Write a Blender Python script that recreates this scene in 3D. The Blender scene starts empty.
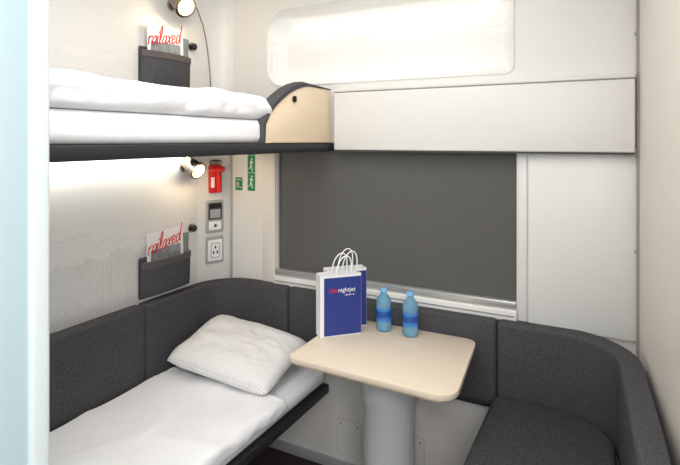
import bpy, bmesh, math
from mathutils import Vector, Matrix, noise
scene=bpy.context.scene
COL=scene.collection
scene.view_settings.view_transform='Standard'

def lin(c):
    r=[]
    for v in c:
        v=v/255.0
        r.append(v/12.92 if v<=0.04045 else ((v+0.055)/1.055)**2.4)
    return (r[0],r[1],r[2],1.0)

class NT:
    def __init__(s,mat):
        mat.use_nodes=True
        s.nt=mat.node_tree; s.n=s.nt.nodes; s.l=s.nt.links
        s.b=s.n['Principled BSDF']
    def node(s,t,**k):
        n=s.n.new(t)
        for a,v in k.items(): setattr(n,a,v)
        return n
    def put(s,sock,v):
        if isinstance(v,bpy.types.NodeSocket): s.l.new(v,sock)
        else: sock.default_value=v
    def math(s,op,a,b=0.0,c=None):
        n=s.node('ShaderNodeMath',operation=op)
        s.put(n.inputs[0],a); s.put(n.inputs[1],b)
        if c is not None: s.put(n.inputs[2],c)
        return n.outputs[0]
    def xyz(s,kind='Object'):
        tc=s.node('ShaderNodeTexCoord'); sp=s.node('ShaderNodeSeparateXYZ')
        s.l.new(tc.outputs[kind],sp.inputs[0]); return tc.outputs[kind],sp.outputs
    def mix(s,f,a,b):
        n=s.node('ShaderNodeMix',data_type='RGBA')
        s.put(n.inputs[0],f); s.put(n.inputs[6],a); s.put(n.inputs[7],b)
        return n.outputs[2]

def M(name,rgb,rough=0.5,metal=0.0,emit=None,es=0.0,trans=0.0,var=0.03,scale=20,bump=0.0,bscale=200,spec=0.5,alpha=1.0):
    m=bpy.data.materials.new(name); t=NT(m); b=t.b
    co,_=t.xyz()
    nz=t.node('ShaderNodeTexNoise'); nz.inputs['Scale'].default_value=scale
    t.l.new(co,nz.inputs['Vector'])
    c=lin(rgb)
    lo=tuple(max(0,x*(1-var)) for x in c[:3])+(1,); hi=tuple(min(1,x*(1+var)) for x in c[:3])+(1,)
    t.l.new(t.mix(nz.outputs['Fac'],lo,hi),b.inputs['Base Color'])
    b.inputs['Roughness'].default_value=rough; b.inputs['Metallic'].default_value=metal
    b.inputs['Specular IOR Level'].default_value=spec
    if trans: b.inputs['Transmission Weight'].default_value=trans; b.inputs['IOR'].default_value=1.15
    if emit: b.inputs['Emission Color'].default_value=lin(emit); b.inputs['Emission Strength'].default_value=es
    if bump:
        n2=t.node('ShaderNodeTexNoise'); n2.inputs['Scale'].default_value=bscale; n2.inputs['Detail'].default_value=3
        t.l.new(co,n2.inputs['Vector'])
        bp=t.node('ShaderNodeBump'); bp.inputs['Strength'].default_value=bump; bp.inputs['Distance'].default_value=0.002
        t.l.new(n2.outputs['Fac'],bp.inputs['Height']); t.l.new(bp.outputs[0],b.inputs['Normal'])
    return m

def felt(name,a,bcol,sc=260):
    m=bpy.data.materials.new(name); t=NT(m)
    co,_=t.xyz()
    n=t.node('ShaderNodeTexNoise'); n.inputs['Scale'].default_value=sc; n.inputs['Detail'].default_value=4
    t.l.new(co,n.inputs['Vector'])
    r=t.node('ShaderNodeMapRange'); r.inputs[1].default_value=0.35; r.inputs[2].default_value=0.68
    t.l.new(n.outputs['Fac'],r.inputs[0])
    t.l.new(t.mix(r.outputs[0],lin(a),lin(bcol)),t.b.inputs['Base Color'])
    t.b.inputs['Roughness'].default_value=0.95; t.b.inputs['Specular IOR Level'].default_value=0.15
    bp=t.node('ShaderNodeBump'); bp.inputs['Strength'].default_value=0.25; bp.inputs['Distance'].default_value=0.0012
    t.l.new(n.outputs['Fac'],bp.inputs['Height']); t.l.new(bp.outputs[0],t.b.inputs['Normal'])
    return m

def wood(name,a,bcol,axis):
    m=bpy.data.materials.new(name); t=NT(m)
    co,_=t.xyz()
    mp=t.node('ShaderNodeMapping'); sc=[60,60,60]; sc[axis]=2.5; mp.inputs['Scale'].default_value=sc
    t.l.new(co,mp.inputs['Vector'])
    n=t.node('ShaderNodeTexNoise'); n.inputs['Scale'].default_value=1.6; n.inputs['Detail'].default_value=5; n.inputs['Distortion'].default_value=0.6
    t.l.new(mp.outputs[0],n.inputs['Vector'])
    t.l.new(t.mix(n.outputs['Fac'],lin(a),lin(bcol)),t.b.inputs['Base Color'])
    t.b.inputs['Roughness'].default_value=0.42
    return m

def mountain(name,base,dot,ax,bz,amp,freq,sp,line=True,rough=0.45,strength=0.8,lw=0.25):
    m=bpy.data.materials.new(name); t=NT(m)
    co,o=t.xyz(); u=o[ax]; z=o[2]
    n=t.node('ShaderNodeTexNoise',noise_dimensions='1D'); n.inputs['Scale'].default_value=freq; n.inputs['Detail'].default_value=5; n.inputs['Roughness'].default_value=0.55
    t.put(n.inputs['W'],u)
    ridge=t.math('MULTIPLY_ADD',t.math('SUBTRACT',n.outputs['Fac'],0.5),amp,bz)
    mask=t.math('LESS_THAN',z,ridge)
    k=2*math.pi/sp
    p=t.math('MULTIPLY',t.math('SINE',t.math('MULTIPLY',t.math('ADD',u,z),k*0.7)),t.math('SINE',t.math('MULTIPLY',t.math('SUBTRACT',u,z),k*0.7)))
    dots=t.math('GREATER_THAN',p,0.35)
    n3=t.node('ShaderNodeTexNoise'); n3.inputs['Scale'].default_value=6; n3.inputs['Detail'].default_value=3
    t.l.new(co,n3.inputs['Vector'])
    dens=t.math('MULTIPLY_ADD',n3.outputs['Fac'],1.4,-0.2)
    f=t.math('MULTIPLY',t.math('MULTIPLY',mask,dots),dens)
    if line:
        for i in range(3):
            n2=t.node('ShaderNodeTexNoise',noise_dimensions='1D'); n2.inputs['Scale'].default_value=freq*(1.1+0.3*i); n2.inputs['Detail'].default_value=5
            t.put(n2.inputs['W'],t.math('ADD',u,7.3*(i+1)))
            r2=t.math('MULTIPLY_ADD',t.math('SUBTRACT',n2.outputs['Fac'],0.5),amp,bz+0.03-0.05*i)
            d=t.math('LESS_THAN',t.math('ABSOLUTE',t.math('SUBTRACT',z,r2)),0.0020)
            f=t.math('MAXIMUM',f,t.math('MULTIPLY',d,lw))
    f=t.math('MULTIPLY',f,strength)
    c=t.mix(f,lin(base),lin(dot))
    t.l.new(c,t.b.inputs['Base Color'])
    t.b.inputs['Roughness'].default_value=rough
    return m

def blindmat():
    m=bpy.data.materials.new('woven_blind'); t=NT(m)
    co,o=t.xyz(); u=o[0]; z=o[2]
    k=2*math.pi/0.015
    p=t.math('MULTIPLY',t.math('SINE',t.math('MULTIPLY',t.math('ADD',u,z),k)),t.math('SINE',t.math('MULTIPLY',t.math('SUBTRACT',u,z),k)))
    f=t.math('MULTIPLY_ADD',p,0.5,0.5)
    t.l.new(t.mix(f,lin((68,67,66)),lin((108,107,105))),t.b.inputs['Base Color'])
    t.b.inputs['Roughness'].default_value=0.8
    return m

def dotmat(name,base,dot,sp=0.016,thr=0.6,st=0.6,ax=(0,1)):
    m=bpy.data.materials.new(name); t=NT(m)
    co,o=t.xyz(); u=o[ax[0]]; v=o[ax[1]]; k=2*math.pi/sp
    p=t.math('MULTIPLY',t.math('SINE',t.math('MULTIPLY',u,k)),t.math('SINE',t.math('MULTIPLY',v,k)))
    f=t.math('MULTIPLY',t.math('GREATER_THAN',p,thr),st)
    t.l.new(t.mix(f,lin(base),lin(dot)),t.b.inputs['Base Color']); t.b.inputs['Roughness'].default_value=0.9
    t.b.inputs['Specular IOR Level'].default_value=0.2
    return m

WHITE=M('white_wall_laminate',(232,231,228),0.4,var=0.01)
CREAM=M('cream_wall_laminate',(227,224,219),0.4,var=0.01)
PANEL=M('pale_grey_panel',(228,227,223),0.4,var=0.01)
BEIGE=M('warm_white_wall',(228,221,212),0.5,var=0.01)
JAMB=M('white_paint_cool_light',(176,196,202),0.35,var=0.01)  # white jamb; cool corridor light mixed into the colour as a blue tint
GREYLINE=M('grey_seam',(150,150,148),0.5)
FAINT=M('faint_seam',(178,178,176),0.5)
DARKLINE=M('dark_line_and_shadow',(70,68,68),0.6)  # dark fitting details, also the modelled shadow strip under the bulkhead
FELT=felt('charcoal_felt',(64,63,66),(92,91,94))
POCKF=felt('pocket_felt',(70,69,72),(100,99,102))
SEATF=felt('seat_felt',(52,51,54),(82,81,83),220)
WOODT=wood('pale_oak_tabletop',(236,222,205),(221,204,180),0)
PLY=wood('pale_plywood',(236,218,190),(220,198,166),1)
EDGE=M('beech_edging',(205,184,156),0.5)
SHEET=M('white_bed_linen',(240,240,242),0.9,var=0.01,bump=0.12,bscale=60,spec=0.2)
PILL=dotmat('printed_pillow_cotton',(240,238,236),(178,174,178),0.0120,0.4,0.5)
DARK=M('dark_metal_frame',(44,44,48),0.5,0.3)
BLACK=M('black_plastic',(22,22,24),0.4)
CHROME=M('chrome',(170,160,148),0.22,1.0)
ALU=M('brushed_aluminium',(196,196,196),0.35,0.6)
SILVER=M('silver_grey_plastic',(168,170,172),0.35)
PEDM=M('light_grey_enamel',(194,197,198),0.35)
LENS=M('glowing_lens',(255,240,215),0.3,emit=(255,216,150),es=4)
STRIPM=M('led_diffuser',(255,255,255),0.3,emit=(255,250,240),es=17)
RED=M('red_plastic',(205,40,32),0.35)
REDT=M('red_print',(206,30,36),0.6)
GREEN=M('green_sign',(20,130,82),0.5)
WHP=M('white_print',(244,244,244),0.6)
BLUE=M('navy_blue_paper',(36,54,130),0.45)
BAGW=M('white_paper',(232,232,232),0.6)
FLOORM=M('burgundy_carpet',(56,40,44),0.95,var=0.5,scale=300,bump=0.5)
CEIL=M('ceiling_white',(228,226,222),0.6)
BLIND=blindmat()
POLY=M('bottle_plastic',(160,212,242),0.06,trans=0.6)
LABELM=M('bottle_label_blue',(60,128,204),0.35)
LABELD=M('bottle_label_dark',(34,80,160),0.35)
CAPM=M('bottle_cap_blue',(120,184,230),0.4)
PHOTO=M('magazine_photo',(140,146,150),0.4,var=0.9,scale=30)
TEAL=M('magazine_grey_cover',(120,128,130),0.4,var=0.5,scale=15)
MTW=mountain('dotted_mountain_panel',(240,239,237),(138,138,142),1,1.14,0.55,1.9,0.0145,strength=0.8,lw=0.2)
MTW2=mountain('dotted_mountain_panel_upper',(231,228,223),(165,163,161),1,1.98,0.3,1.9,0.0145,strength=0.45,lw=0.25)
MTN=mountain('mountain_niche_panel',(234,232,228),(165,163,160),0,2.10,0.22,3.2,0.014,strength=0.4,lw=0.45)

# ---------- geometry helpers ----------
def add_tmp(bm,tb,mi=0):
    for f in tb.faces: f.material_index=mi
    me=bpy.data.meshes.new('tmp'); tb.to_mesh(me); tb.free(); bm.from_mesh(me); bpy.data.meshes.remove(me)
def bev(tb,w,seg=3,ang=30):
    if w<=0: return
    tb.normal_update()
    es=[e for e in tb.edges if len(e.link_faces)==2 and e.calc_face_angle(0)>math.radians(ang)]
    bmesh.ops.bevel(tb,geom=es,offset=w,segments=seg,profile=0.5,affect='EDGES',clamp_overlap=True)
def box(bm,x0,x1,y0,y1,z0,z1,b=0.0,seg=2,mi=0,rot=None):
    tb=bmesh.new(); bmesh.ops.create_cube(tb,size=1)
    for v in tb.verts:
        v.co=Vector(((x0+x1)/2+v.co.x*(x1-x0),(y0+y1)/2+v.co.y*(y1-y0),(z0+z1)/2+v.co.z*(z1-z0)))
    bev(tb,b,seg)
    if rot: bmesh.ops.transform(tb,matrix=rot,verts=tb.verts)
    add_tmp(bm,tb,mi)
def prism(bm,poly,plane,a0,a1,b=0.0,seg=2,mi=0,ang=30):
    tb=bmesh.new()
    def P(p,a):
        if plane=='xy': return (p[0],p[1],a)
        if plane=='xz': return (p[0],a,p[1])
        return (a,p[0],p[1])
    A=[tb.verts.new(P(p,a0)) for p in poly]; B=[tb.verts.new(P(p,a1)) for p in poly]
    tb.faces.new(A); tb.faces.new(B[::-1]); n=len(poly)
    for i in range(n): tb.faces.new((A[i],B[i],B[(i+1)%n],A[(i+1)%n]))
    bmesh.ops.recalc_face_normals(tb,faces=tb.faces)
    if b>0:
        tb.normal_update()
        tb.faces.ensure_lookup_table(); f0,f1=tb.faces[0],tb.faces[1]
        es=list(set(list(f0.edges)+list(f1.edges)))
        bmesh.ops.bevel(tb,geom=es,offset=b,segments=seg,profile=0.5,affect='EDGES',clamp_overlap=True)
    add_tmp(bm,tb,mi)
def rrect(x0,x1,y0,y1,r,n=6):
    if not isinstance(r,(list,tuple)): r=[r]*4
    pts=[]
    for (cx,cy,a,rr) in ((x0+r[0],y0+r[0],180,r[0]),(x1-r[1],y0+r[1],270,r[1]),(x1-r[2],y1-r[2],0,r[2]),(x0+r[3],y1-r[3],90,r[3])):
        for i in range(n+1):
            t=math.radians(a+90*i/n); pts.append((cx+rr*math.cos(t),cy+rr*math.sin(t)))
    return pts
def cyl(bm,p0,p1,r0,r1=None,seg=32,b=0.0,mi=0):
    if r1 is None: r1=r0
    p0=Vector(p0); p1=Vector(p1); d=p1-p0
    tb=bmesh.new(); bmesh.ops.create_cone(tb,cap_ends=True,segments=seg,radius1=r0,radius2=r1,depth=d.length)
    bev(tb,b,2,60)
    q=d.to_track_quat('Z','Y').to_matrix().to_4x4()
    bmesh.ops.transform(tb,matrix=Matrix.Translation((p0+p1)/2)@q,verts=tb.verts)
    add_tmp(bm,tb,mi)
def lathe(bm,prof,seg=32,c=(0,0,0),mi=0):
    tb=bmesh.new(); rings=[]
    for r,z in prof:
        if r<=1e-6: rings.append([tb.verts.new((c[0],c[1],c[2]+z))])
        else: rings.append([tb.verts.new((c[0]+r*math.cos(2*math.pi*i/seg),c[1]+r*math.sin(2*math.pi*i/seg),c[2]+z)) for i in range(seg)])
    for a,b in zip(rings,rings[1:]):
        for i in range(seg):
            j=(i+1)%seg
            if len(a)==1 and len(b)==1: continue
            if len(a)==1: tb.faces.new((a[0],b[i],b[j]))
            elif len(b)==1: tb.faces.new((a[i],b[0],a[j]))
            else: tb.faces.new((a[i],b[i],b[j],a[j]))
    bmesh.ops.recalc_face_normals(tb,faces=tb.faces)
    add_tmp(bm,tb,mi)
def tube(bm,pts,r,seg=10,mi=0):
    pts=[Vector(p) for p in pts]; tb=bmesh.new(); rings=[]
    up=None
    for i,p in enumerate(pts):
        d=(pts[min(i+1,len(pts)-1)]-pts[max(i-1,0)]).normalized()
        if up is None:
            up=Vector((0,0,1)) if abs(d.z)<0.9 else Vector((1,0,0))
        a=d.cross(up).normalized(); b2=a.cross(d).normalized(); up=b2
        rings.append([tb.verts.new(p+r*(math.cos(2*math.pi*k/seg)*a+math.sin(2*math.pi*k/seg)*b2)) for k in range(seg)])
    for A,B in zip(rings,rings[1:]):
        for k in range(seg): tb.faces.new((A[k],A[(k+1)%seg],B[(k+1)%seg],B[k]))
    tb.faces.new(rings[0][::-1]); tb.faces.new(rings[-1])
    bmesh.ops.recalc_face_normals(tb,faces=tb.faces)
    add_tmp(bm,tb,mi)
def loft(bm,rings,mi=0,cap=True):
    tb=bmesh.new(); R=[[tb.verts.new(p) for p in r] for r in rings]; n=len(R[0])
    for A,B in zip(R,R[1:]):
        for k in range(n): tb.faces.new((A[k],A[(k+1)%n],B[(k+1)%n],B[k]))
    if cap: tb.faces.new(R[0][::-1]); tb.faces.new(R[-1])
    bmesh.ops.recalc_face_normals(tb,faces=tb.faces)
    add_tmp(bm,tb,mi)
def obj(name,bm,mats,parent=None,label=None,cat=None,loc=(0,0,0),rot=(0,0,0),smooth=True,kind=None,group=None,ang=40):
    me=bpy.data.meshes.new(name); bm.to_mesh(me); bm.free()
    if not isinstance(mats,(list,tuple)): mats=[mats]
    for m in mats: me.materials.append(m)
    if smooth:
        me.shade_smooth(); me.set_sharp_from_angle(angle=math.radians(ang))
    o=bpy.data.objects.new(name,me); COL.objects.link(o)
    o.location=loc; o.rotation_euler=rot
    if parent: o.parent=parent
    if label: o['label']=label
    if cat: o['category']=cat
    if kind: o['kind']=kind
    if group: o['group']=group
    return o
def thing(name,label,cat,loc=(0,0,0),rotz=0.0,group=None):
    e=bpy.data.objects.new(name,None); COL.objects.link(e); e.empty_display_size=0.05
    e.location=loc; e.rotation_euler=(0,0,rotz); e['label']=label; e['category']=cat
    if group: e['group']=group
    return e
def text(s,size,mat,parent,loc,rot=(math.pi/2,0,0),shear=0.0,name='lettering',off=0.0,ext=0.0004,align='LEFT'):
    cu=bpy.data.curves.new('t','FONT'); cu.body=s; cu.size=size; cu.extrude=ext; cu.shear=shear; cu.offset=off; cu.align_x=align
    cu.resolution_u=3
    o=bpy.data.objects.new('t',cu); COL.objects.link(o)
    dg=bpy.context.evaluated_depsgraph_get(); dg.update()
    me=bpy.data.meshes.new_from_object(o.evaluated_get(dg))
    bpy.data.objects.remove(o); bpy.data.curves.remove(cu)
    me.materials.clear(); me.materials.append(mat); me.name=name
    r=bpy.data.objects.new(name,me); COL.objects.link(r); r.parent=parent; r.location=loc; r.rotation_euler=rot
    return r
def plate(name,outer,holes,th,mats,y0,kind='structure'):
    cu=bpy.data.curves.new('p','CURVE'); cu.dimensions='2D'; cu.fill_mode='BOTH'; cu.extrude=th/2
    for poly in [outer]+holes:
        sp=cu.splines.new('POLY'); sp.points.add(len(poly)-1)
        for i,p in enumerate(poly): sp.points[i].co=(p[0],p[1],0,1)
        sp.use_cyclic_u=True
    o=bpy.data.objects.new('p',cu); COL.objects.link(o)
    dg=bpy.context.evaluated_depsgraph_get(); dg.update()
    me=bpy.data.meshes.new_from_object(o.evaluated_get(dg))
    bpy.data.objects.remove(o); bpy.data.curves.remove(cu)
    me.transform(Matrix.Translation((0,y0+th/2,0))@Matrix.Rotation(math.pi/2,4,'X'))
    me.materials.clear(); me.materials.append(mats)
    r=bpy.data.objects.new(name,me); COL.objects.link(r); r['kind']=kind
    return r
def B(): return bmesh.new()

W=2.24; XL=-1.93
# ---------- room shell ----------
b=B(); box(b,-2.0,0.95,-1.3,2.4,-0.06,0.0); obj('floor',b,FLOORM,kind='structure')
b=B(); box(b,-2.0,0.95,-1.3,2.4,2.5,2.56); obj('ceiling',b,CEIL,kind='structure')
b=B(); prism(b,[(-2.0,-1.3),(XL,-1.3),(XL,2.05),(-1.86,W),(-1.86,2.3),(-2.0,2.3)],'xy',0,1.56)
rc=[(XL,2.15)]+[(XL+0.09-0.09*math.cos(a),2.15+0.09*math.sin(a)) for a in [math.radians(15*i) for i in range(1,7)]]
prism(b,[(-2.0,-1.3),(XL,-1.3)]+rc+[(XL+0.09,2.3),(-2.0,2.3)],'xy',1.56,2.5); obj('wall_left',b,WHITE,kind='structure',ang=30)
b=B(); prism(b,[(0.095,2.3),(0.095,W),(0.155,1.55),(0.2,1.0),(0.2,0.5),(0.9,0.5),(0.9,-1.2),(1.0,-1.2),(1.0,2.3)],'xy',0,2.5); obj('wall_right',b,BEIGE,kind='structure',smooth=False)
b=B(); box(b,-2.0,1.0,-1.3,-1.2,0,2.5); obj('wall_back',b,WHITE,kind='structure')
NX0,NX1,NZ0,NZ1=-1.61,-0.36,1.905,2.30
niche=rrect(NX0,NX1,NZ0,NZ1,[0.10,0.03,0.06,0.13],8)
win=rrect(-1.55,-0.344,0.94,1.58,0.01,2)
plate('wall_window',[(-1.95,0),(0.12,0),(0.12,2.5),(-1.95,2.5)],[niche,win],0.06,CREAM,W)
b=B()
def ring(y,ins): 
    cx,cz=(NX0+NX1)/2,(NZ0+NZ1)/2; hx,hz=(NX1-NX0)/2,(NZ1-NZ0)/2
    return [(cx+(p[0]-cx)*(1-ins/hx),y,cz+(p[1]-cz)*(1-ins/hz)) for p in niche]
loft(b,[ring(W+0.001,0.0),ring(W+0.03,0.004),ring(W+0.09,0.022),ring(W+0.115,0.05)],cap=False)
tb=bmesh.new(); tb.faces.new([tb.verts.new(p) for p in ring(W+0.115,0.05)]); add_tmp(b,tb,0)
o=obj('trim_1',b,MTN,kind='structure'); 
b=B(); r=ring(W-0.002,-0.004); tube(b,r+[r[0]],0.004,8); obj('trim_2',b,PANEL,kind='structure')

b=B(); prism(b,[(XL-0.05,0.30),(-0.80,0.30),(-0.784,0.318),(-0.782,0.48),(-0.797,0.5),(XL-0.05,0.5)],'xy',0,2.5)
obj('wall_front',b,JAMB,kind='structure')
b=B(); prism(b,rrect(-0.812,-0.774,0.470,0.503,0.008,4),'xy',0,2.5); obj('trim_3',b,M('pale_jamb_edge',(196,205,207),0.3,var=0.01),kind='structure')

b=B(); prism(b,rrect(0.5,2.045,0.55,1.56,[0.01,0.01,0.02,0.01],10),'yz',XL,XL+0.012,b=0.004); obj('trim_4',b,MTW,kind='structure')
b=B()
up=[(0.5,1.62),(2.137,1.62),(2.14,1.89),(2.135,1.97),(2.12,2.07),(2.105,2.15),(2.08,2.23),(2.04,2.30),(2.0,2.35),(1.93,2.41),(1.83,2.46),(1.7,2.49),(0.5,2.49)]
prism(b,up,'yz',XL,XL+0.014,b=0.004); obj('trim_5',b,MTW2,kind='structure')
b=B(); tube(b,[(XL+0.012,p[0]+0.003,p[1]) for p in up[1:12]],0.004,8); obj('trim_6',b,M('taupe_seam',(128,116,106),0.5),kind='structure')
b=B(); box(b,-1.632,-1.556,W-0.012,W,0.86,1.6,0.004); obj('trim_7',b,BEIGE,kind='structure')
b=B(); box(b,-1.636,-1.632,W-0.004,W,0.86,1.6); obj('trim_8',b,GREYLINE,kind='structure')
b=B(); box(b,-0.297,0.09,W-0.014,W,0.86,1.59,0.004); obj('trim_9',b,WHITE,kind='structure')
b=B(); box(b,-0.337,-0.303,W-0.008,W,0.86,1.59,0.003); obj('trim_10',b,PANEL,kind='structure')
b=B(); box(b,-1.856,-1.846,W-0.008,W,0.86,1.6,0.002); obj('trim_11',b,SILVER,kind='structure')
b=B(); box(b,0.088,0.099,W-0.03,W-0.001,0.0,2.5,0.003); obj('trim_12',b,M('taupe_seal',(160,146,138),0.5),kind='structure')
b=B(); box(b,-1.60,-0.42,W-0.045,W,0.500,0.519,0.003); obj('trim_13',b,DARK,kind='structure')
for z in (2.02,1.84,1.6,1.2):
    b=B(); cyl(b,(0.082,W-0.012,z),(0.0885,W-0.012,z),0.008,seg=16); o=obj('bolt',b,SILVER,label='small grey bolt on the wall corner seam',cat='bolt',group='bolts on the corner seam')
b=B(); box(b,-1.86,0.08,W-0.012,W,0.0,0.05,0.003); obj('baseboard_window',b,SILVER,kind='structure')

# overhead bulkhead panel
t=thing('bulkhead_panel','long white rectangular bulkhead panel above the covered window','panel',(0,0,0))
b=B(); box(b,-1.185,0.083,W-0.05,W,1.572,1.848,0.006,3); obj('body',b,CREAM,t)
b=B(); box(b,-1.185,0.083,W-0.048,W-0.002,1.565,1.571,0.0); obj('lower_shadow_strip',b,DARKLINE,t,label='dark strip drawn as the shadow under the panel')  # thin dark strip stands in for the shadow line below the bulkhead
b=B(); box(b,-1.185,0.083,W-0.047,W,1.8485,1.851,0.0); obj('upper_seam',b,GREYLINE,t)
b=B(); box(b,-1.185,0.083,W-0.05,W,1.8515,1.868,0.004); obj('top_rail',b,CREAM,t)

# ---------- window & blind ----------
b=B(); box(b,-1.56,-0.334,W+0.05,W+0.06,0.93,1.59); obj('window_1',b,M('dark_glazing',(40,44,48),0.1),kind='structure')
t=thing('roller_blind','closed dark grey woven roller blind covering the window','blind',(-0.95,W,0.94))
b=B(); box(b,-0.605,0.605,0.02,0.024,0.0,0.64); o=obj('blind_fabric',b,BLIND,t)
b=B(); box(b,-0.607,0.607,-0.012,0.018,-0.022,0.006,0.004); obj('bottom_bar',b,ALU,t,label='brushed aluminium bottom bar')
b=B(); box(b,-0.605,0.605,0.006,0.018,0.624,0.637,0.002); obj('top_bar',b,DARK,t)
t=thing('window_sill','pale ledge with a narrow slot under the roller blind','sill',(-0.95,W,0.90))
b=B(); box(b,-0.61,0.61,-0.022,0.0,-0.035,0.012,0.006,3); obj('ledge',b,WHITE,t)
b=B(); box(b,-0.60,0.60,-0.0232,-0.020,-0.016,-0.010); obj('slot',b,GREYLINE,t)

# ---------- access hatches ----------
def hatch(x,z,lab):
    t=thing('access_hatch',lab,'hatch',(x,W,z),group='access hatches')
    b=B(); prism(b,rrect(-0.066,0.066,-0.087,0.087,0.008,3),'xz',-0.0015,0); obj('hatch_frame',b,FAINT,t)
    b=B(); prism(b,rrect(-0.064,0.064,-0.085,0.085,0.007,3),'xz',-0.0025,-0.001); obj('hatch_door',b,CREAM,t)
    for sx in (-0.045,0.045):
        b=B(); cyl(b,(sx,-0.004,0.066),(sx,-0.002,0.066),0.005,seg=16); obj('lock',b,GREYLINE,t)
hatch(-1.125,0.165,'small square white access hatch in the lower wall beneath the berth')
hatch(-0.81,0.175,'small square white access hatch behind the table pedestal')

# ---------- backrest cushions ----------
def sweep(name,path,thick,z0,z1,label,mat=FELT,side=1,group='felt backrest cushions'):
    P=[Vector(p) for p in path]; L=[0]
    for a,c in zip(P,P[1:]): L.append(L[-1]+(c-a).length)
    tot=L[-1]
    def at(s):
        s=min(max(s,0),tot)
        for i in range(len(P)-1):
            if s<=L[i+1]+1e-9:
                f=(s-L[i])/(L[i+1]-L[i]); return P[i].lerp(P[i+1],f)
        return P[-1]
    n=max(6,int(tot/0.02)); g=0.0015
    ss=[(g,0.016),(g+0.003,0.008),(g+0.009,0.002),(g+0.018,0)]
    st=ss+[(g+0.018+(tot-2*g-0.036)*i/n,0) for i in range(1,n)]+[(tot-s,q) for s,q in reversed(ss)]
    rings=[]
    for s,q in st:
        p=at(s); d=(at(s+0.012)-at(s-0.012)).normalized(); nn=Vector((d.y,-d.x))*side
        sec=rrect(0.0,thick-q,z0+q,z1-q,[0.004,0.018,0.018,0.006],5)
        rings.append([(p.x+nn.x*u,p.y+nn.y*u,v) for u,v in sec])
    b=B(); loft(b,rings)
    return obj(name,b,mat,label=label,cat='cushion',group=group,ang=60)
C0,C1=0.52,0.872
xw=XL+0.013
sweep('backrest_cushion',[(xw,0.52),(xw,1.65)],0.065,C0,C1,'long charcoal felt backrest cushion along the bed wall')
arc=[(xw,1.65)]+[(xw+0.23-0.23*math.cos(a),2.01+0.23*math.sin(a)) for a in [math.radians(90*i/14) for i in range(15)]]+[(-1.447,W)]
sweep('backrest_cushion',arc,0.065,C0,C1,'curved charcoal felt backrest cushion in the corner by the pillow')
sweep('backrest_cushion',[(-1.447,W),(-1.17,W)],0.06,C0,C1,'short charcoal felt backrest cushion beside the curved corner')
sweep('backrest_cushion',[(-1.17,W),(-0.414,W)],0.06,C0,C1,'charcoal felt backrest cushion behind the table')
arc=[(-0.414,W),(-0.18,W)]+[(-0.18+0.28*math.sin(a),1.96+0.28*math.cos(a)) for a in [math.radians(90*i/16) for i in range(1,17)]]+[(0.112,1.75),(0.124,1.5),(0.134,1.2)]
sweep('backrest_cushion',arc,0.072,C0,C1,'charcoal felt backrest cushion curving around the corner seat')

# ---------- corner seat ----------
t=thing('corner_seat','dark charcoal upholstered corner seat on a pale base','seat',(-0.15,1.7,0))
b=B()
pl=[(-0.42,1.15),(0.03,1.15),(0.035,1.6),(0.02,1.9)]+[(-0.18+0.2*math.cos(a),1.95+0.2*math.sin(a)) for a in [math.radians(90*i/8) for i in range(1,9)]]+[(-0.40,2.15),(-0.42,2.13)]
prism(b,[(x+0.15,y-1.7) for x,y in pl],'xy',0.47,0.585,b=0.022,seg=4); obj('seat_cushion',b,SEATF,t,ang=60)
b=B(); prism(b,[(x*0.9+0.13,(y-1.7)*0.95) for x,y in pl],'xy',0.0,0.469,b=0.003); obj('seat_base',b,PANEL,t)

# ---------- lower bed ----------
t=thing('lower_berth','made-up lower berth with white mattress and dark metal frame','bed',(-1.53,1.35,0))
bx0,bx1,by0,by1=-0.36,0.325,-0.84,0.815
b=B(); box(b,bx0,bx1+0.01,by0,by1,0.405,0.447,0.006); obj('bed_frame',b,DARK,t)
b=B(); box(b,bx0+0.01,bx1-0.004,by0+0.01,by1,0.448,0.517,0.03,5); obj('mattress',b,SHEET,t)
for y in (0.35,-0.7):
    b=B(); box(b,bx0-0.03,bx0+0.03,y,y+0.04,0.0,0.404,0.003); obj('support_leg',b,DARK,t)

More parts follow.
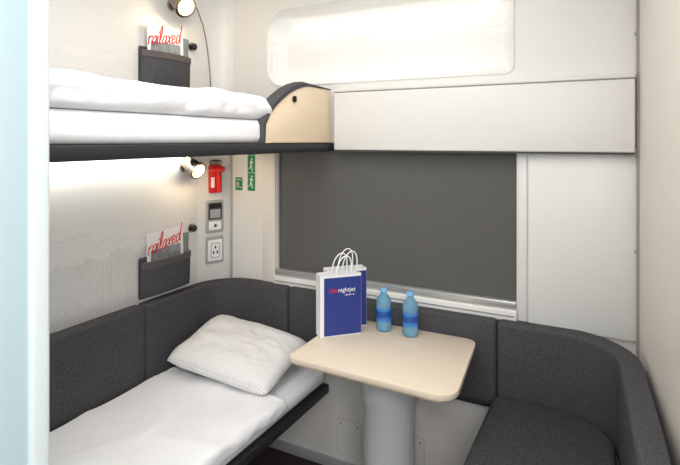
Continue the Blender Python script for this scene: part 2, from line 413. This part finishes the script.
def crease(x,y,s):
    v=0
    for k,(fx,fy,a) in enumerate(((2.2,1.3,1.0),(1.1,3.0,0.8),(3.5,-2.4,0.6),(4.5,3.5,0.4))):
        n=noise.noise(Vector((x*fx+y*0.6+s*3.1+k,y*fy+k*2.7,s+k*5.0)))
        v+=a*max(0,1-abs(n)*6)**1.5
    return v
def cloth(name,x0,x1,y0,y1,z0,z1,amp,seed,mat,label,cat,lump=None,rr=0.03,cr=0.0,drape=0.0,parent=None,group=None):
    ny=150; rings=[]
    h=(z1-z0)
    base=rrect(x0,x1,z0,z1,min(rr,h*0.48),6)
    pts=[]
    for i,p in enumerate(base):
        q=base[(i+1)%len(base)]
        L=math.hypot(q[0]-p[0],q[1]-p[1]); k=max(1,int(round(L/0.010))) if L>0.05 else 1
        for m in range(k): pts.append((p[0]+(q[0]-p[0])*m/k,p[1]+(q[1]-p[1])*m/k))
    for j in range(ny+1):
        v=j/ny; y=y0+(y1-y0)*v
        e=min(v,1-v)*(y1-y0)
        sh=0.0 if e>rr else rr-math.sqrt(max(0,rr*rr-(rr-e)**2))
        sc=max(0.15,(h-min(sh,h*0.85))/h)
        sec=[]
        for (x,z) in pts:
            f=(z-z0)/(h); z=z0+(z-z0)*sc
            n1=noise.noise(Vector((x*5+seed,y*4,seed*1.7)))
            n2=noise.noise(Vector((x*9+y*6,y*3-x*5+seed,3.1)))
            d=amp*(0.8*n1+0.35*n2)+cr*crease(x,y,seed)
            dz=d*max(0,f) if f>0.3 else 0
            if lump: dz+=lump(x,y)*max(0,f)
            ox=amp*0.8*noise.noise(Vector((y*7+seed,z*25,x*0.2+5)))+amp*0.5*noise.noise(Vector((y*19+seed,z*40,5)))
            xx=x+ox*(1 if x>(x0+x1)/2 else 0)
            sec.append((xx,y+0.5*amp*n2*(1 if e<0.03 else 0),z+dz))
        rings.append(sec)
    b=B(); loft(b,rings)
    return obj(name,b,mat,label=label,cat=cat,ang=80,parent=parent,group=group)
cloth('duvet',-1.845,-1.194,0.53,1.80,0.478,0.543,0.010,2.3,SHEET,'lightly wrinkled white duvet spread over the lower berth','duvet',rr=0.026,cr=0.0075)

def pillow(name,w,d,h,mat,label,loc,rot):
    tb=bmesh.new(); N=40; top={};bot={}
    for i in range(N+1):
        for j in range(N+1):
            u=-1+2*i/N; v=-1+2*j/N
            pin=1-0.05*(1-u*u)*(v*v)
            pin2=1-0.05*(1-v*v)*(u*u)
            cr=1-0.07*(u*u*v*v)**2
            x=u*w/2*pin2*cr; y=v*d/2*pin*cr
            k=(max(0,(1-u**4))*max(0,(1-v**4)))**0.5
            wr=0.15*noise.noise(Vector((u*2.3,v*2.3,1.2)))+0.08*noise.noise(Vector((u*5,v*4,4)))+0.08*crease(u*0.8,v*0.8,3.3)
            top[i,j]=tb.verts.new((x,y,h/2*k*(1+wr)))
            bot[i,j]=top[i,j] if (i in(0,N) or j in(0,N)) else tb.verts.new((x,y,-h/2*k*0.6))
    for i in range(N):
        for j in range(N):
            tb.faces.new((top[i,j],top[i+1,j],top[i+1,j+1],top[i,j+1]))
            q=(bot[i,j],bot[i,j+1],bot[i+1,j+1],bot[i+1,j])
            try: tb.faces.new(q)
            except ValueError: pass
    bmesh.ops.recalc_face_normals(tb,faces=tb.faces)
    b=B(); add_tmp(b,tb)
    return obj(name,b,mat,label=label,cat='pillow',loc=loc,rot=rot,ang=80)
pillow('pillow',0.565,0.41,0.135,PILL,'white pillow with fine grey print on the lower berth',(-1.54,1.915,0.626),(math.radians(12),math.radians(6),math.radians(4)))

# ---------- upper berth ----------
t=thing('upper_berth','upper berth with white mattress, dark base and pale plywood end guard','bed',(-1.2,1.4,1.565))
ox,oy,oz=-1.2,1.4,1.565
b=B(); box(b,-1.87-ox,-0.0,0.505-oy,2.235-oy,0.0,0.042,0.006); obj('bed_base',b,DARK,t)
b=B(); box(b,-1.87-ox,-0.012,0.52-oy,1.70-oy,0.043,0.135,0.028,5); obj('mattress',b,SHEET,t)
gp=[(1.65,1.608),(1.655,1.68),(1.68,1.718),(1.715,1.75),(1.755,1.778),(1.82,1.815),(1.883,1.84),(1.94,1.855),(1.99,1.862),(2.188,1.862),(2.188,1.608)]
b=B(); prism(b,[(y-oy,z-oz) for y,z in gp],'yz',-0.022,0.0,b=0.002); obj('end_guard',b,PLY,t,label='pale plywood end guard')
b=B(); pts=gp[:10]
rings=[]
for i,p in enumerate(pts):
    a=Vector(pts[max(0,i-1)]); c=Vector(pts[min(len(pts)-1,i+1)]); d=(c-a).normalized(); nn=Vector((-d.y,d.x))
    wdt=0.024 if i<8 else (0.014 if i==8 else 0.004)
    if i==0: wdt=0.015
    q0=Vector(p)+nn*0.0005; q1=Vector(p)+nn*wdt
    rings.append([(0.004,q0.x-oy,q0.y-oz),(0.004,(q0.x*0.2+q1.x*0.8)-oy,(q0.y*0.2+q1.y*0.8)-oz),(-0.006,q1.x-oy,q1.y-oz),(-0.05,q1.x-oy,q1.y-oz),(-0.05,q0.x-oy,q0.y-oz)])
loft(b,rings); obj('felt_edging',b,FELT,t,label='charcoal felt edging strip')
b=B(); cyl(b,(0.0,1.86-oy,1.795-oz),(0.008,1.86-oy,1.795-oz),0.014,seg=24,b=0.002); box(b,0.008,0.012,1.857-oy,1.864-oy,1.785-oz,1.808-oz,0.001); obj('latch',b,BLACK,t,label='round black latch')
b=B(); box(b,-0.0005,0.004,1.70-oy,2.188-oy,1.609-oz,1.615-oz); obj('guard_seam',b,EDGE,t)
def lump(x,y): return 0.006*math.exp(-((y-1.35)/0.3)**2)+0.008*math.exp(-((y-0.65)/0.25)**2)
cloth('duvet',-1.87,-1.195,0.53,1.685,1.701,1.786,0.013,6.1,SHEET,'folded puffy white duvet on the upper berth','duvet',lump=lump,rr=0.04,cr=0.005)

t=thing('strip_light','slim glowing light strip beneath the upper berth','light',(XL+0.05,1.25,1.553))
b=B(); box(b,-0.02,0.02,-0.72,0.70,-0.008,0.009,0.003); obj('housing',b,WHITE,t)
b=B(); box(b,-0.017,0.017,-0.70,0.68,-0.0125,-0.0085); obj('diffuser',b,STRIPM,t)

# ---------- wall pockets, magazines, hooks ----------
TAUPE=M('taupe_binding',(92,84,84),0.7)
GL={'r':(0.34,[[(0,.5),(.03,.0)],[(.02,.3),(.12,.46),(.26,.5),(.30,.42)]]),
'a':(0.46,[[(.34,.42),(.2,.5),(.05,.36),(.03,.12),(.14,0),(.28,.12),(.36,.48),(.34,.12),(.44,.02)]]),
'i':(0.2,[[(0.02,.5),(0.0,.08),(.1,.0)],[(.04,.66),(.08,.74)]]),
'l':(0.26,[[(0,.15),(.14,.6),(.15,.98),(.06,1.05),(.0,.7),(.02,.1),(.14,0)]]),
'x':(0.42,[[(0,.5),(.12,.4),(.24,.08),(.36,.0)],[(.36,.52),(0,0)]]),
'e':(0.42,[[(.03,.22),(.28,.3),(.26,.47),(.12,.5),(.03,.3),(.06,.06),(.2,0),(.38,.12)]]),
'd':(0.5,[[(.3,.42),(.14,.5),(.03,.3),(.06,.04),(.2,.0),(.32,.2),(.42,1.1),(.38,.3),(.42,.05),(.5,.02)]])}
def smooth(pts,n=4):
    if len(pts)<3: return pts
    out=[]
    for i in range(len(pts)-1):
        p0=Vector(pts[max(0,i-1)]);p1=Vector(pts[i]);p2=Vector(pts[i+1]);p3=Vector(pts[min(len(pts)-1,i+2)])
        for k in range(n):
            t=k/n
            out.append(0.5*((2*p1)+(-p0+p2)*t+(2*p0-5*p1+4*p2-p3)*t*t+(-p0+3*p1-3*p2+p3)*t**3))
    out.append(Vector(pts[-1])); return out
def script_word(word,s,r,parent,loc,rotv):
    b=B(); x=0
    for ch in word:
        w,st=GL[ch]
        for q in st: tube(b,[((x+p[0]+0.42*p[1])*s,0,p[1]*s*1.15) for p in smooth(q)],r,6)
        x+=w
    o=obj('cover_title',b,REDT,parent,loc=loc,rot=rotv,label='red handwritten title'); return o
def pocket(z,lab):
    t=thing('wall_pocket',lab,'pocket',(XL+0.014,1.815,z),math.pi/2,group='felt wall pockets')
    b=B(); prism(b,rrect(-0.158,0.158,0.0,0.19,0.012,4),'xz',-0.004,0,b=0.001); obj('pocket_back',b,POCKF,t)
    b=B()
    rings=[]
    for i in range(13):
        u=-1+2*i/12; x=u*0.155; bul=0.010+0.028*(1-abs(u)**3)
        rings.append([(x,-0.005,0.0),(x,-0.006-bul*0.5,0.004),(x,-0.005-bul,0.03),(x,-0.008-bul,0.165),(x,-0.004-bul,0.168),(x,-0.003-bul*0.6,0.03),(x,-0.0045,0.006)])
    loft(b,rings); obj('pocket_front',b,POCKF,t)
    b=B()
    rings=[]
    for i in range(13):
        u=-1+2*i/12; x=u*0.157; bul=0.010+0.028*(1-abs(u)**3)
        rings.append([(x,-0.0085-bul,0.140),(x,-0.011-bul,0.141),(x,-0.011-bul,0.171),(x,-0.0035-bul,0.171),(x,-0.0035-bul,0.169),(x,-0.0085-bul,0.168)])
    loft(b,rings); obj('top_band',b,TAUPE,t)
    for k,(dx,rz,w) in enumerate(((0.035,math.radians(3),0.20),(-0.005,math.radians(-2),0.225))):
        m=thing('magazine',('white magazine with red handwritten title in a felt pocket' if k==1 else 'magazine with a muted grey cover tucked in a felt pocket'),'magazine',(XL+0.014+0.010+0.009*k,1.815+dx,z+0.016),math.pi/2,group='magazines in wall pockets')
        m.rotation_euler=(0,rz,math.pi/2)
        hh=0.255 if k==0 else 0.285
        b=B(); box(b,-w/2,w/2,-0.0035,0,0.0,hh,0.0); obj('pages',b,WHP,m)
        if k==1:
            b=B(); box(b,-w/2+0.02,w/2-0.02,-0.0042,-0.0035,0.03,hh-0.080); obj('cover_photo',b,PHOTO,m)
            script_word('railaxed',0.068,0.0023,m,(-w/2+0.002,-0.0052,hh-0.100),(0,math.radians(-9),0))
        else:
            b=B(); box(b,-w/2,w/2,-0.0042,-0.0035,0.03,hh); obj('cover_photo',b,TEAL,m)
pocket(0.885,'dark grey felt wall pocket holding magazines above the lower berth')
pocket(1.865,'dark grey felt wall pocket holding magazines above the upper berth')
for z in (1.165,2.10):
    t=thing('coat_hook','small round dark coat hook on the wall panel','hook',(XL+0.014,1.995,z),math.pi/2,group='coat hooks')
    b=B(); cyl(b,(0,0,0),(0,-0.006,0),0.024,seg=28,b=0.001); obj('hook_plate',b,CHROME,t)
    b=B(); cyl(b,(0,-0.006,0),(0,-0.018,0),0.010,seg=20); cyl(b,(0,-0.018,0),(0,-0.028,0),0.019,0.016,seg=28,b=0.002); obj('hook_knob',b,BLACK,t)

# ---------- reading lamps ----------
def lamp(y,z,R,dv,lab,pw,wx=XL+0.014):
    t=thing('reading_lamp',lab,'lamp',(wx,y,z),math.pi/2,group='reading lamps')
    b=B(); cyl(b,(0,0,0),(0,-0.012,0),0.030,seg=32,b=0.003); obj('wall_plate',b,CHROME,t)
    d=Vector(dv).normalized()
    c=Vector((0,-0.072,-0.004)); a=c-d*0.03
    b=B(); tube(b,[(0,-0.01,0.0),(0,-0.03,0.012),tuple(a+Vector((0,0,R*0.6)))],0.008,12); obj('arm',b,CHROME,t)
    b=B()
    cyl(b,c-d*0.055,c+d*0.025,R*0.84,R*0.9,seg=40,b=0.003); 
    cyl(b,c+d*0.025,c+d*0.036,R*1.08,R*1.08,seg=40,b=0.0015)
    obj('lamp_head',b,CHROME,t)
    b=B(); cyl(b,c+d*0.0365,c+d*0.038,R*0.82,R*0.78,seg=36); obj('lens',b,LENS,t)
    L=bpy.data.lights.new('bulb','POINT'); L.energy=pw; L.color=(1,0.78,0.5); L.shadow_soft_size=0.02
    lo=bpy.data.objects.new('bulb',L); COL.objects.link(lo); lo.parent=t; lo.location=c+d*0.065
lamp(1.94,1.485,0.044,(-0.05,-0.85,-0.45),'lit chrome reading lamp beside the sockets under the upper berth',1.3)
lamp(1.86,2.285,0.052,(-0.15,-0.8,-0.5),'lit chrome reading lamp high on the wall above the upper berth',1.3)

# ---------- corner fittings ----------
CA=math.atan2(0.19,0.07); CC=(-1.895,2.145)
def cthing(name,lab,cat,z,off=0.0):
    return thing(name,lab,cat,(CC[0]+math.cos(CA)*off,CC[1]+math.sin(CA)*off,z),CA)
t=cthing('switch_panel','grey switch panel with dark display on the corner wall','switch',1.12)
b=B(); prism(b,rrect(-0.052,0.052,0.0,0.175,0.008,4),'xz',-0.010,0,b=0.002); obj('faceplate',b,SILVER,t)
b=B(); prism(b,rrect(-0.040,0.040,0.072,0.162,0.006,3),'xz',-0.0125,-0.0095); obj('display_frame',b,DARKLINE,t)
b=B(); prism(b,rrect(-0.034,0.034,0.134,0.154,0.003,3),'xz',-0.0135,-0.012); obj('display',b,BLACK,t)
b=B(); prism(b,rrect(-0.030,0.030,0.080,0.126,0.004,3),'xz',-0.014,-0.012); obj('touch_key',b,SILVER,t)
b=B(); prism(b,rrect(-0.036,0.036,0.016,0.062,0.005,3),'xz',-0.014,-0.0095,b=0.001); obj('rocker_switch',b,WHP,t)
b=B(); cyl(b,(0,-0.0155,0.039),(0,-0.0135,0.039),0.009,seg=20); obj('switch_dot',b,DARKLINE,t)
t=cthing('power_socket','white universal power socket plate on the corner wall','socket',0.955)
b=B(); prism(b,rrect(-0.052,0.052,0.0,0.145,0.008,4),'xz',-0.010,0,b=0.002); obj('faceplate',b,SILVER,t)
b=B(); prism(b,rrect(-0.042,0.042,0.015,0.128,0.006,4),'xz',-0.0125,-0.0095,b=0.001); obj('socket_body',b,WHP,t)
b=B(); prism(b,rrect(-0.027,0.027,0.030,0.112,0.012,4),'xz',-0.0135,-0.012); obj('socket_well',b,GREYLINE,t)
b=B(); prism(b,rrect(-0.023,0.023,0.034,0.108,0.010,4),'xz',-0.0140,-0.0133); obj('socket_face',b,WHP,t)
for sx,sz in((-0.011,0.06),(0.011,0.06),(0.0,0.088)):
    b=B(); prism(b,rrect(sx-0.004,sx+0.004,sz-0.008,sz+0.008,0.003,3),'xz',-0.0150,-0.0138); obj('contact_hole',b,BLACK,t)
t=cthing('emergency_hammer','red emergency hammer in a boxy red wall holder','hammer',1.335,0.0)
b=B(); prism(b,rrect(-0.036,0.036,0.0,0.15,0.008,4),'xz',-0.022,0,b=0.004); obj('holder',b,RED,t)
b=B(); tube(b,[(0.010,-0.034,0.008),(0.010,-0.038,0.04),(0.006,-0.040,0.08),(0.0,-0.040,0.118)],0.012,14); obj('handle',b,RED,t)
b=B(); cyl(b,(-0.038,-0.038,0.128),(0.038,-0.038,0.128),0.015,seg=24,b=0.002); cyl(b,(-0.052,-0.038,0.128),(-0.038,-0.038,0.128),0.002,0.009,seg=16); obj('hammer_head',b,RED,t)
b=B(); box(b,-0.030,-0.010,-0.0235,-0.0222,0.03,0.085,0.0003); obj('sticker',b,WHP,t)
b=B(); box(b,-0.032,0.032,-0.03,-0.001,0.152,0.178,0.006); obj('seal_clip',b,CHROME,t)

def sign(x0,x1,z0,z1,lab,glyph):
    t=thing('safety_sign',lab,'sign',((x0+x1)/2,W,z0),0,group='green safety signs')
    w=(x1-x0)/2; h=z1-z0
    b=B(); prism(b,rrect(-w,w,0,h,0.003,3),'xz',-0.0015,0); obj('sign_plate',b,GREEN,t)
    b=B(); glyph(b,w,h); obj('pictogram',b,WHP,t,smooth=False)
def g1(b,w,h):
    y0,y1=-0.0022,-0.0014
    box(b,-w*0.7,w*0.7,y0,y1,h*0.80,h*0.85)
    box(b,-w*0.6,-w*0.45,y0,y1,h*0.2,h*0.65); box(b,-w*0.15,w*0.0,y0,y1,h*0.2,h*0.65); box(b,w*0.25,w*0.65,y0,y1,h*0.2,h*0.27)
def g2(b,w,h):
    y0,y1=-0.0022,-0.0014
    for k in (0,1):
        z=h*(0.06+0.47*k)
        box(b,-w*0.9,w*0.9,y0,y1,z+h*0.425,z+h*0.435)
        cyl(b,(w*0.15,y0,z+h*0.33),(w*0.15,y1,z+h*0.33),w*0.18,seg=16)
        def stroke(p,q,t=0.10):
            p=Vector((p[0]*w,p[1]*h*0.4+z)); q=Vector((q[0]*w,q[1]*h*0.4+z)); d=(q-p).normalized(); n=Vector((-d.y,d.x))*w*t
            prism(b,[p+n,q+n,q-n,p-n],'xz',y0,y1)
        stroke((0.05,0.72),(-0.1,0.40),0.16); stroke((0.05,0.70),(0.45,0.55)); stroke((0.0,0.70),(-0.4,0.60))
        stroke((-0.1,0.42),(0.25,0.22)); stroke((0.25,0.22),(0.2,0.02)); stroke((-0.1,0.42),(-0.35,0.20)); stroke((-0.35,0.20),(-0.65,0.18))
sign(-1.825,-1.778,1.345,1.415,'small square green safety sign with white symbols',g1)
sign(-1.742,-1.692,1.345,1.545,'tall green safety sign with white running figures',g2)

# ---------- table ----------
TX,TY=-0.78,1.91
t=thing('table','pale oak-topped table on a grey cylindrical pedestal','table',(TX,TY,0))
def rpoly(pts,rs,n=8):
    out=[]
    N=len(pts)
    for i in range(N):
        p=Vector(pts[i]); a=(Vector(pts[i-1])-p).normalized(); c=(Vector(pts[(i+1)%N])-p).normalized(); r=rs[i]
        half=a.angle(c)/2; dist=r/math.tan(half); cen=p+(a+c).normalized()*r/math.sin(half)
        s=p+a*dist-cen; e=p+c*dist-cen
        for k in range(n+1):
            v=s.lerp(e,k/n).normalized()*r; out.append((cen.x+v.x,cen.y+v.y))
    return out
TZ=0.785
tp=rpoly([(-1.105-TX,1.660-TY),(-0.440-TX,1.632-TY),(-0.492-TX,2.165-TY),(-1.105-TX,2.165-TY)],[0.035,0.07,0.05,0.02])
b=B(); prism(b,tp,'xy',TZ-0.020,TZ,b=0.0015); obj('tabletop',b,WOODT,t)
b=B(); prism(b,[(x*0.975,y*0.975) for x,y in tp],'xy',TZ-0.028,TZ-0.0205,b=0.001); obj('underside_panel',b,EDGE,t)
b=B(); box(b,-0.25,0.22,-0.12,0.12,TZ-0.044,TZ-0.0285,0.004); obj('mounting_plate',b,DARK,t)
b=B(); lathe(b,[(0,TZ-0.045),(0.114,TZ-0.045),(0.114,0.60),(0,0.60)],48); obj('collar',b,PEDM,t)
b=B(); lathe(b,[(0,0.599),(0.102,0.599),(0.102,0.02),(0,0.02)],48); obj('column',b,PEDM,t)
b=B(); lathe(b,[(0,0.019),(0.15,0.019),(0.155,0.014),(0.155,0.0),(0,0.0)],48); obj('base_plate',b,SILVER,t)

# ---------- paper bags ----------
def bag(loc,ang,lab):
    t=thing('paper_bag',lab,'bag',(loc[0],loc[1],TZ+0.0005),ang,group='paper bags on the table')
    w,d,h=0.185,0.06,0.262
    b=B()
    th=0.0012
    box(b,0,w,0,th,0,h); box(b,0,w,d-th,d,0,h); box(b,0,th,th,d-th,0,h); box(b,w-th,w,th,d-th,0,h); box(b,0,w,0,d,0,th)
    box(b,-0.0006,0,d*0.48,d*0.52,0,h); box(b,w,w+0.0006,d*0.48,d*0.52,0,h)
    obj('bag_body',b,BAGW,t,smooth=False)
    b=B(); box(b,0.018,w-0.001,-0.0012,-0.0002,0.006,h-0.012); obj('printed_front',b,BLUE,t,smooth=False)
    for yy in(-0.002,d-0.004):
        b=B(); pts=[]; hw=0.034; sx=w/2+0.012
        for i in range(17):
            a=math.pi*i/16; pts.append((sx-hw*math.cos(a)+0.014*math.sin(a),yy+0.004+0.003*math.sin(a),h-0.012+0.088*math.sin(a)**0.7))
        pts=[(sx-hw,yy+0.004,h-0.04)]+pts+[(sx+hw,yy+0.004,h-0.04)]
        tube(b,pts,0.0028,8); obj('handle',b,WHP,t,label='white twisted paper handle')
    text('ÖBB',0.019,REDT,t,(0.038,-0.0018,0.188),off=0.0004)
    text('nightjet',0.026,WHP,t,(0.080,-0.0018,0.188),off=0.0)
    text('nightjet.com',0.009,WHP,t,(0.110,-0.0018,0.172))
    return t
ba=math.radians(46)
bag((-1.078,1.872),ba,'blue and white paper carrier bag standing nearer the table edge')
bag((-1.097,1.967),ba,'blue and white paper carrier bag tucked behind another bag')

# ---------- bottles ----------
def bottle(x,y,rz,lab):
    t=thing('water_bottle',lab,'bottle',(x,y,TZ+0.0005),rz,group='water bottles on the table')
    b=B()
    prof=[(0,0.002),(0.024,0.0),(0.031,0.004),(0.0335,0.012),(0.0335,0.035),(0.032,0.040),(0.0325,0.046),(0.0325,0.105),(0.034,0.112),(0.0335,0.126),(0.029,0.142),(0.018,0.155),(0.0140,0.160),(0.013,0.168),(0.013,0.170),(0,0.170)]
    lathe(b,prof,36); obj('bottle_body',b,POLY,t)
    b=B(); lathe(b,[(0.0329,0.046),(0.0336,0.046),(0.0336,0.100),(0.0329,0.100)],36); obj('bottle_label',b,LABELM,t,label='blue printed label')
    b=B(); lathe(b,[(0.0337,0.062),(0.0341,0.062),(0.0341,0.088),(0.0337,0.088)],36); obj('label_band',b,LABELD,t)
    b=B(); lathe(b,[(0,0.186),(0.0145,0.186),(0.0158,0.184),(0.0158,0.1705),(0,0.1705)],28); obj('bottle_cap',b,CAPM,t,label='pale blue screw cap')
bottle(-0.880,2.09,0,'small clear blue water bottle standing beside the bags')
bottle(-0.755,2.085,0.4,'small clear blue water bottle standing apart from the bags')

# ---------- lights ----------
def area(name,loc,sx,sy,e,rot=(0,0,0),col=(1,1,1)):
    L=bpy.data.lights.new(name,'AREA'); L.shape='RECTANGLE'; L.size=sx; L.size_y=sy; L.energy=e; L.color=col
    o=bpy.data.objects.new(name,L); COL.objects.link(o); o.location=loc; o.rotation_euler=rot
    return o
area('ceiling_light',(-0.75,1.0,2.47),1.0,1.3,17.5,col=(1,0.99,0.975))
area('corridor_fill_light',(0.35,-0.4,1.9),1.0,1.2,37,rot=(math.radians(65),0,math.radians(42)),col=(0.985,0.99,1))  # unseen fill light added behind the doorway to brighten the compartment
area('niche_light',(-0.98,W+0.055,2.275),1.05,0.04,0.75,col=(1,0.98,0.95))
area('niche_light',(-0.98,W+0.055,1.925),1.0,0.04,0.14,rot=(math.pi,0,0),col=(1,0.98,0.95))

w=bpy.data.worlds.new('World'); scene.world=w; w.use_nodes=True
w.node_tree.nodes['Background'].inputs[0].default_value=(0.8,0.85,0.9,1); w.node_tree.nodes['Background'].inputs[1].default_value=0.3

# ---------- camera ----------
cam=bpy.data.cameras.new('Camera'); co=bpy.data.objects.new('Camera',cam); COL.objects.link(co)
co.location=(0,0,1.62); co.rotation_euler=(math.pi/2,0,math.radians(27.7))
cam.sensor_width=36; cam.lens=514/680*36; cam.shift_y=-92.5/680; cam.clip_start=0.02
scene.camera=co
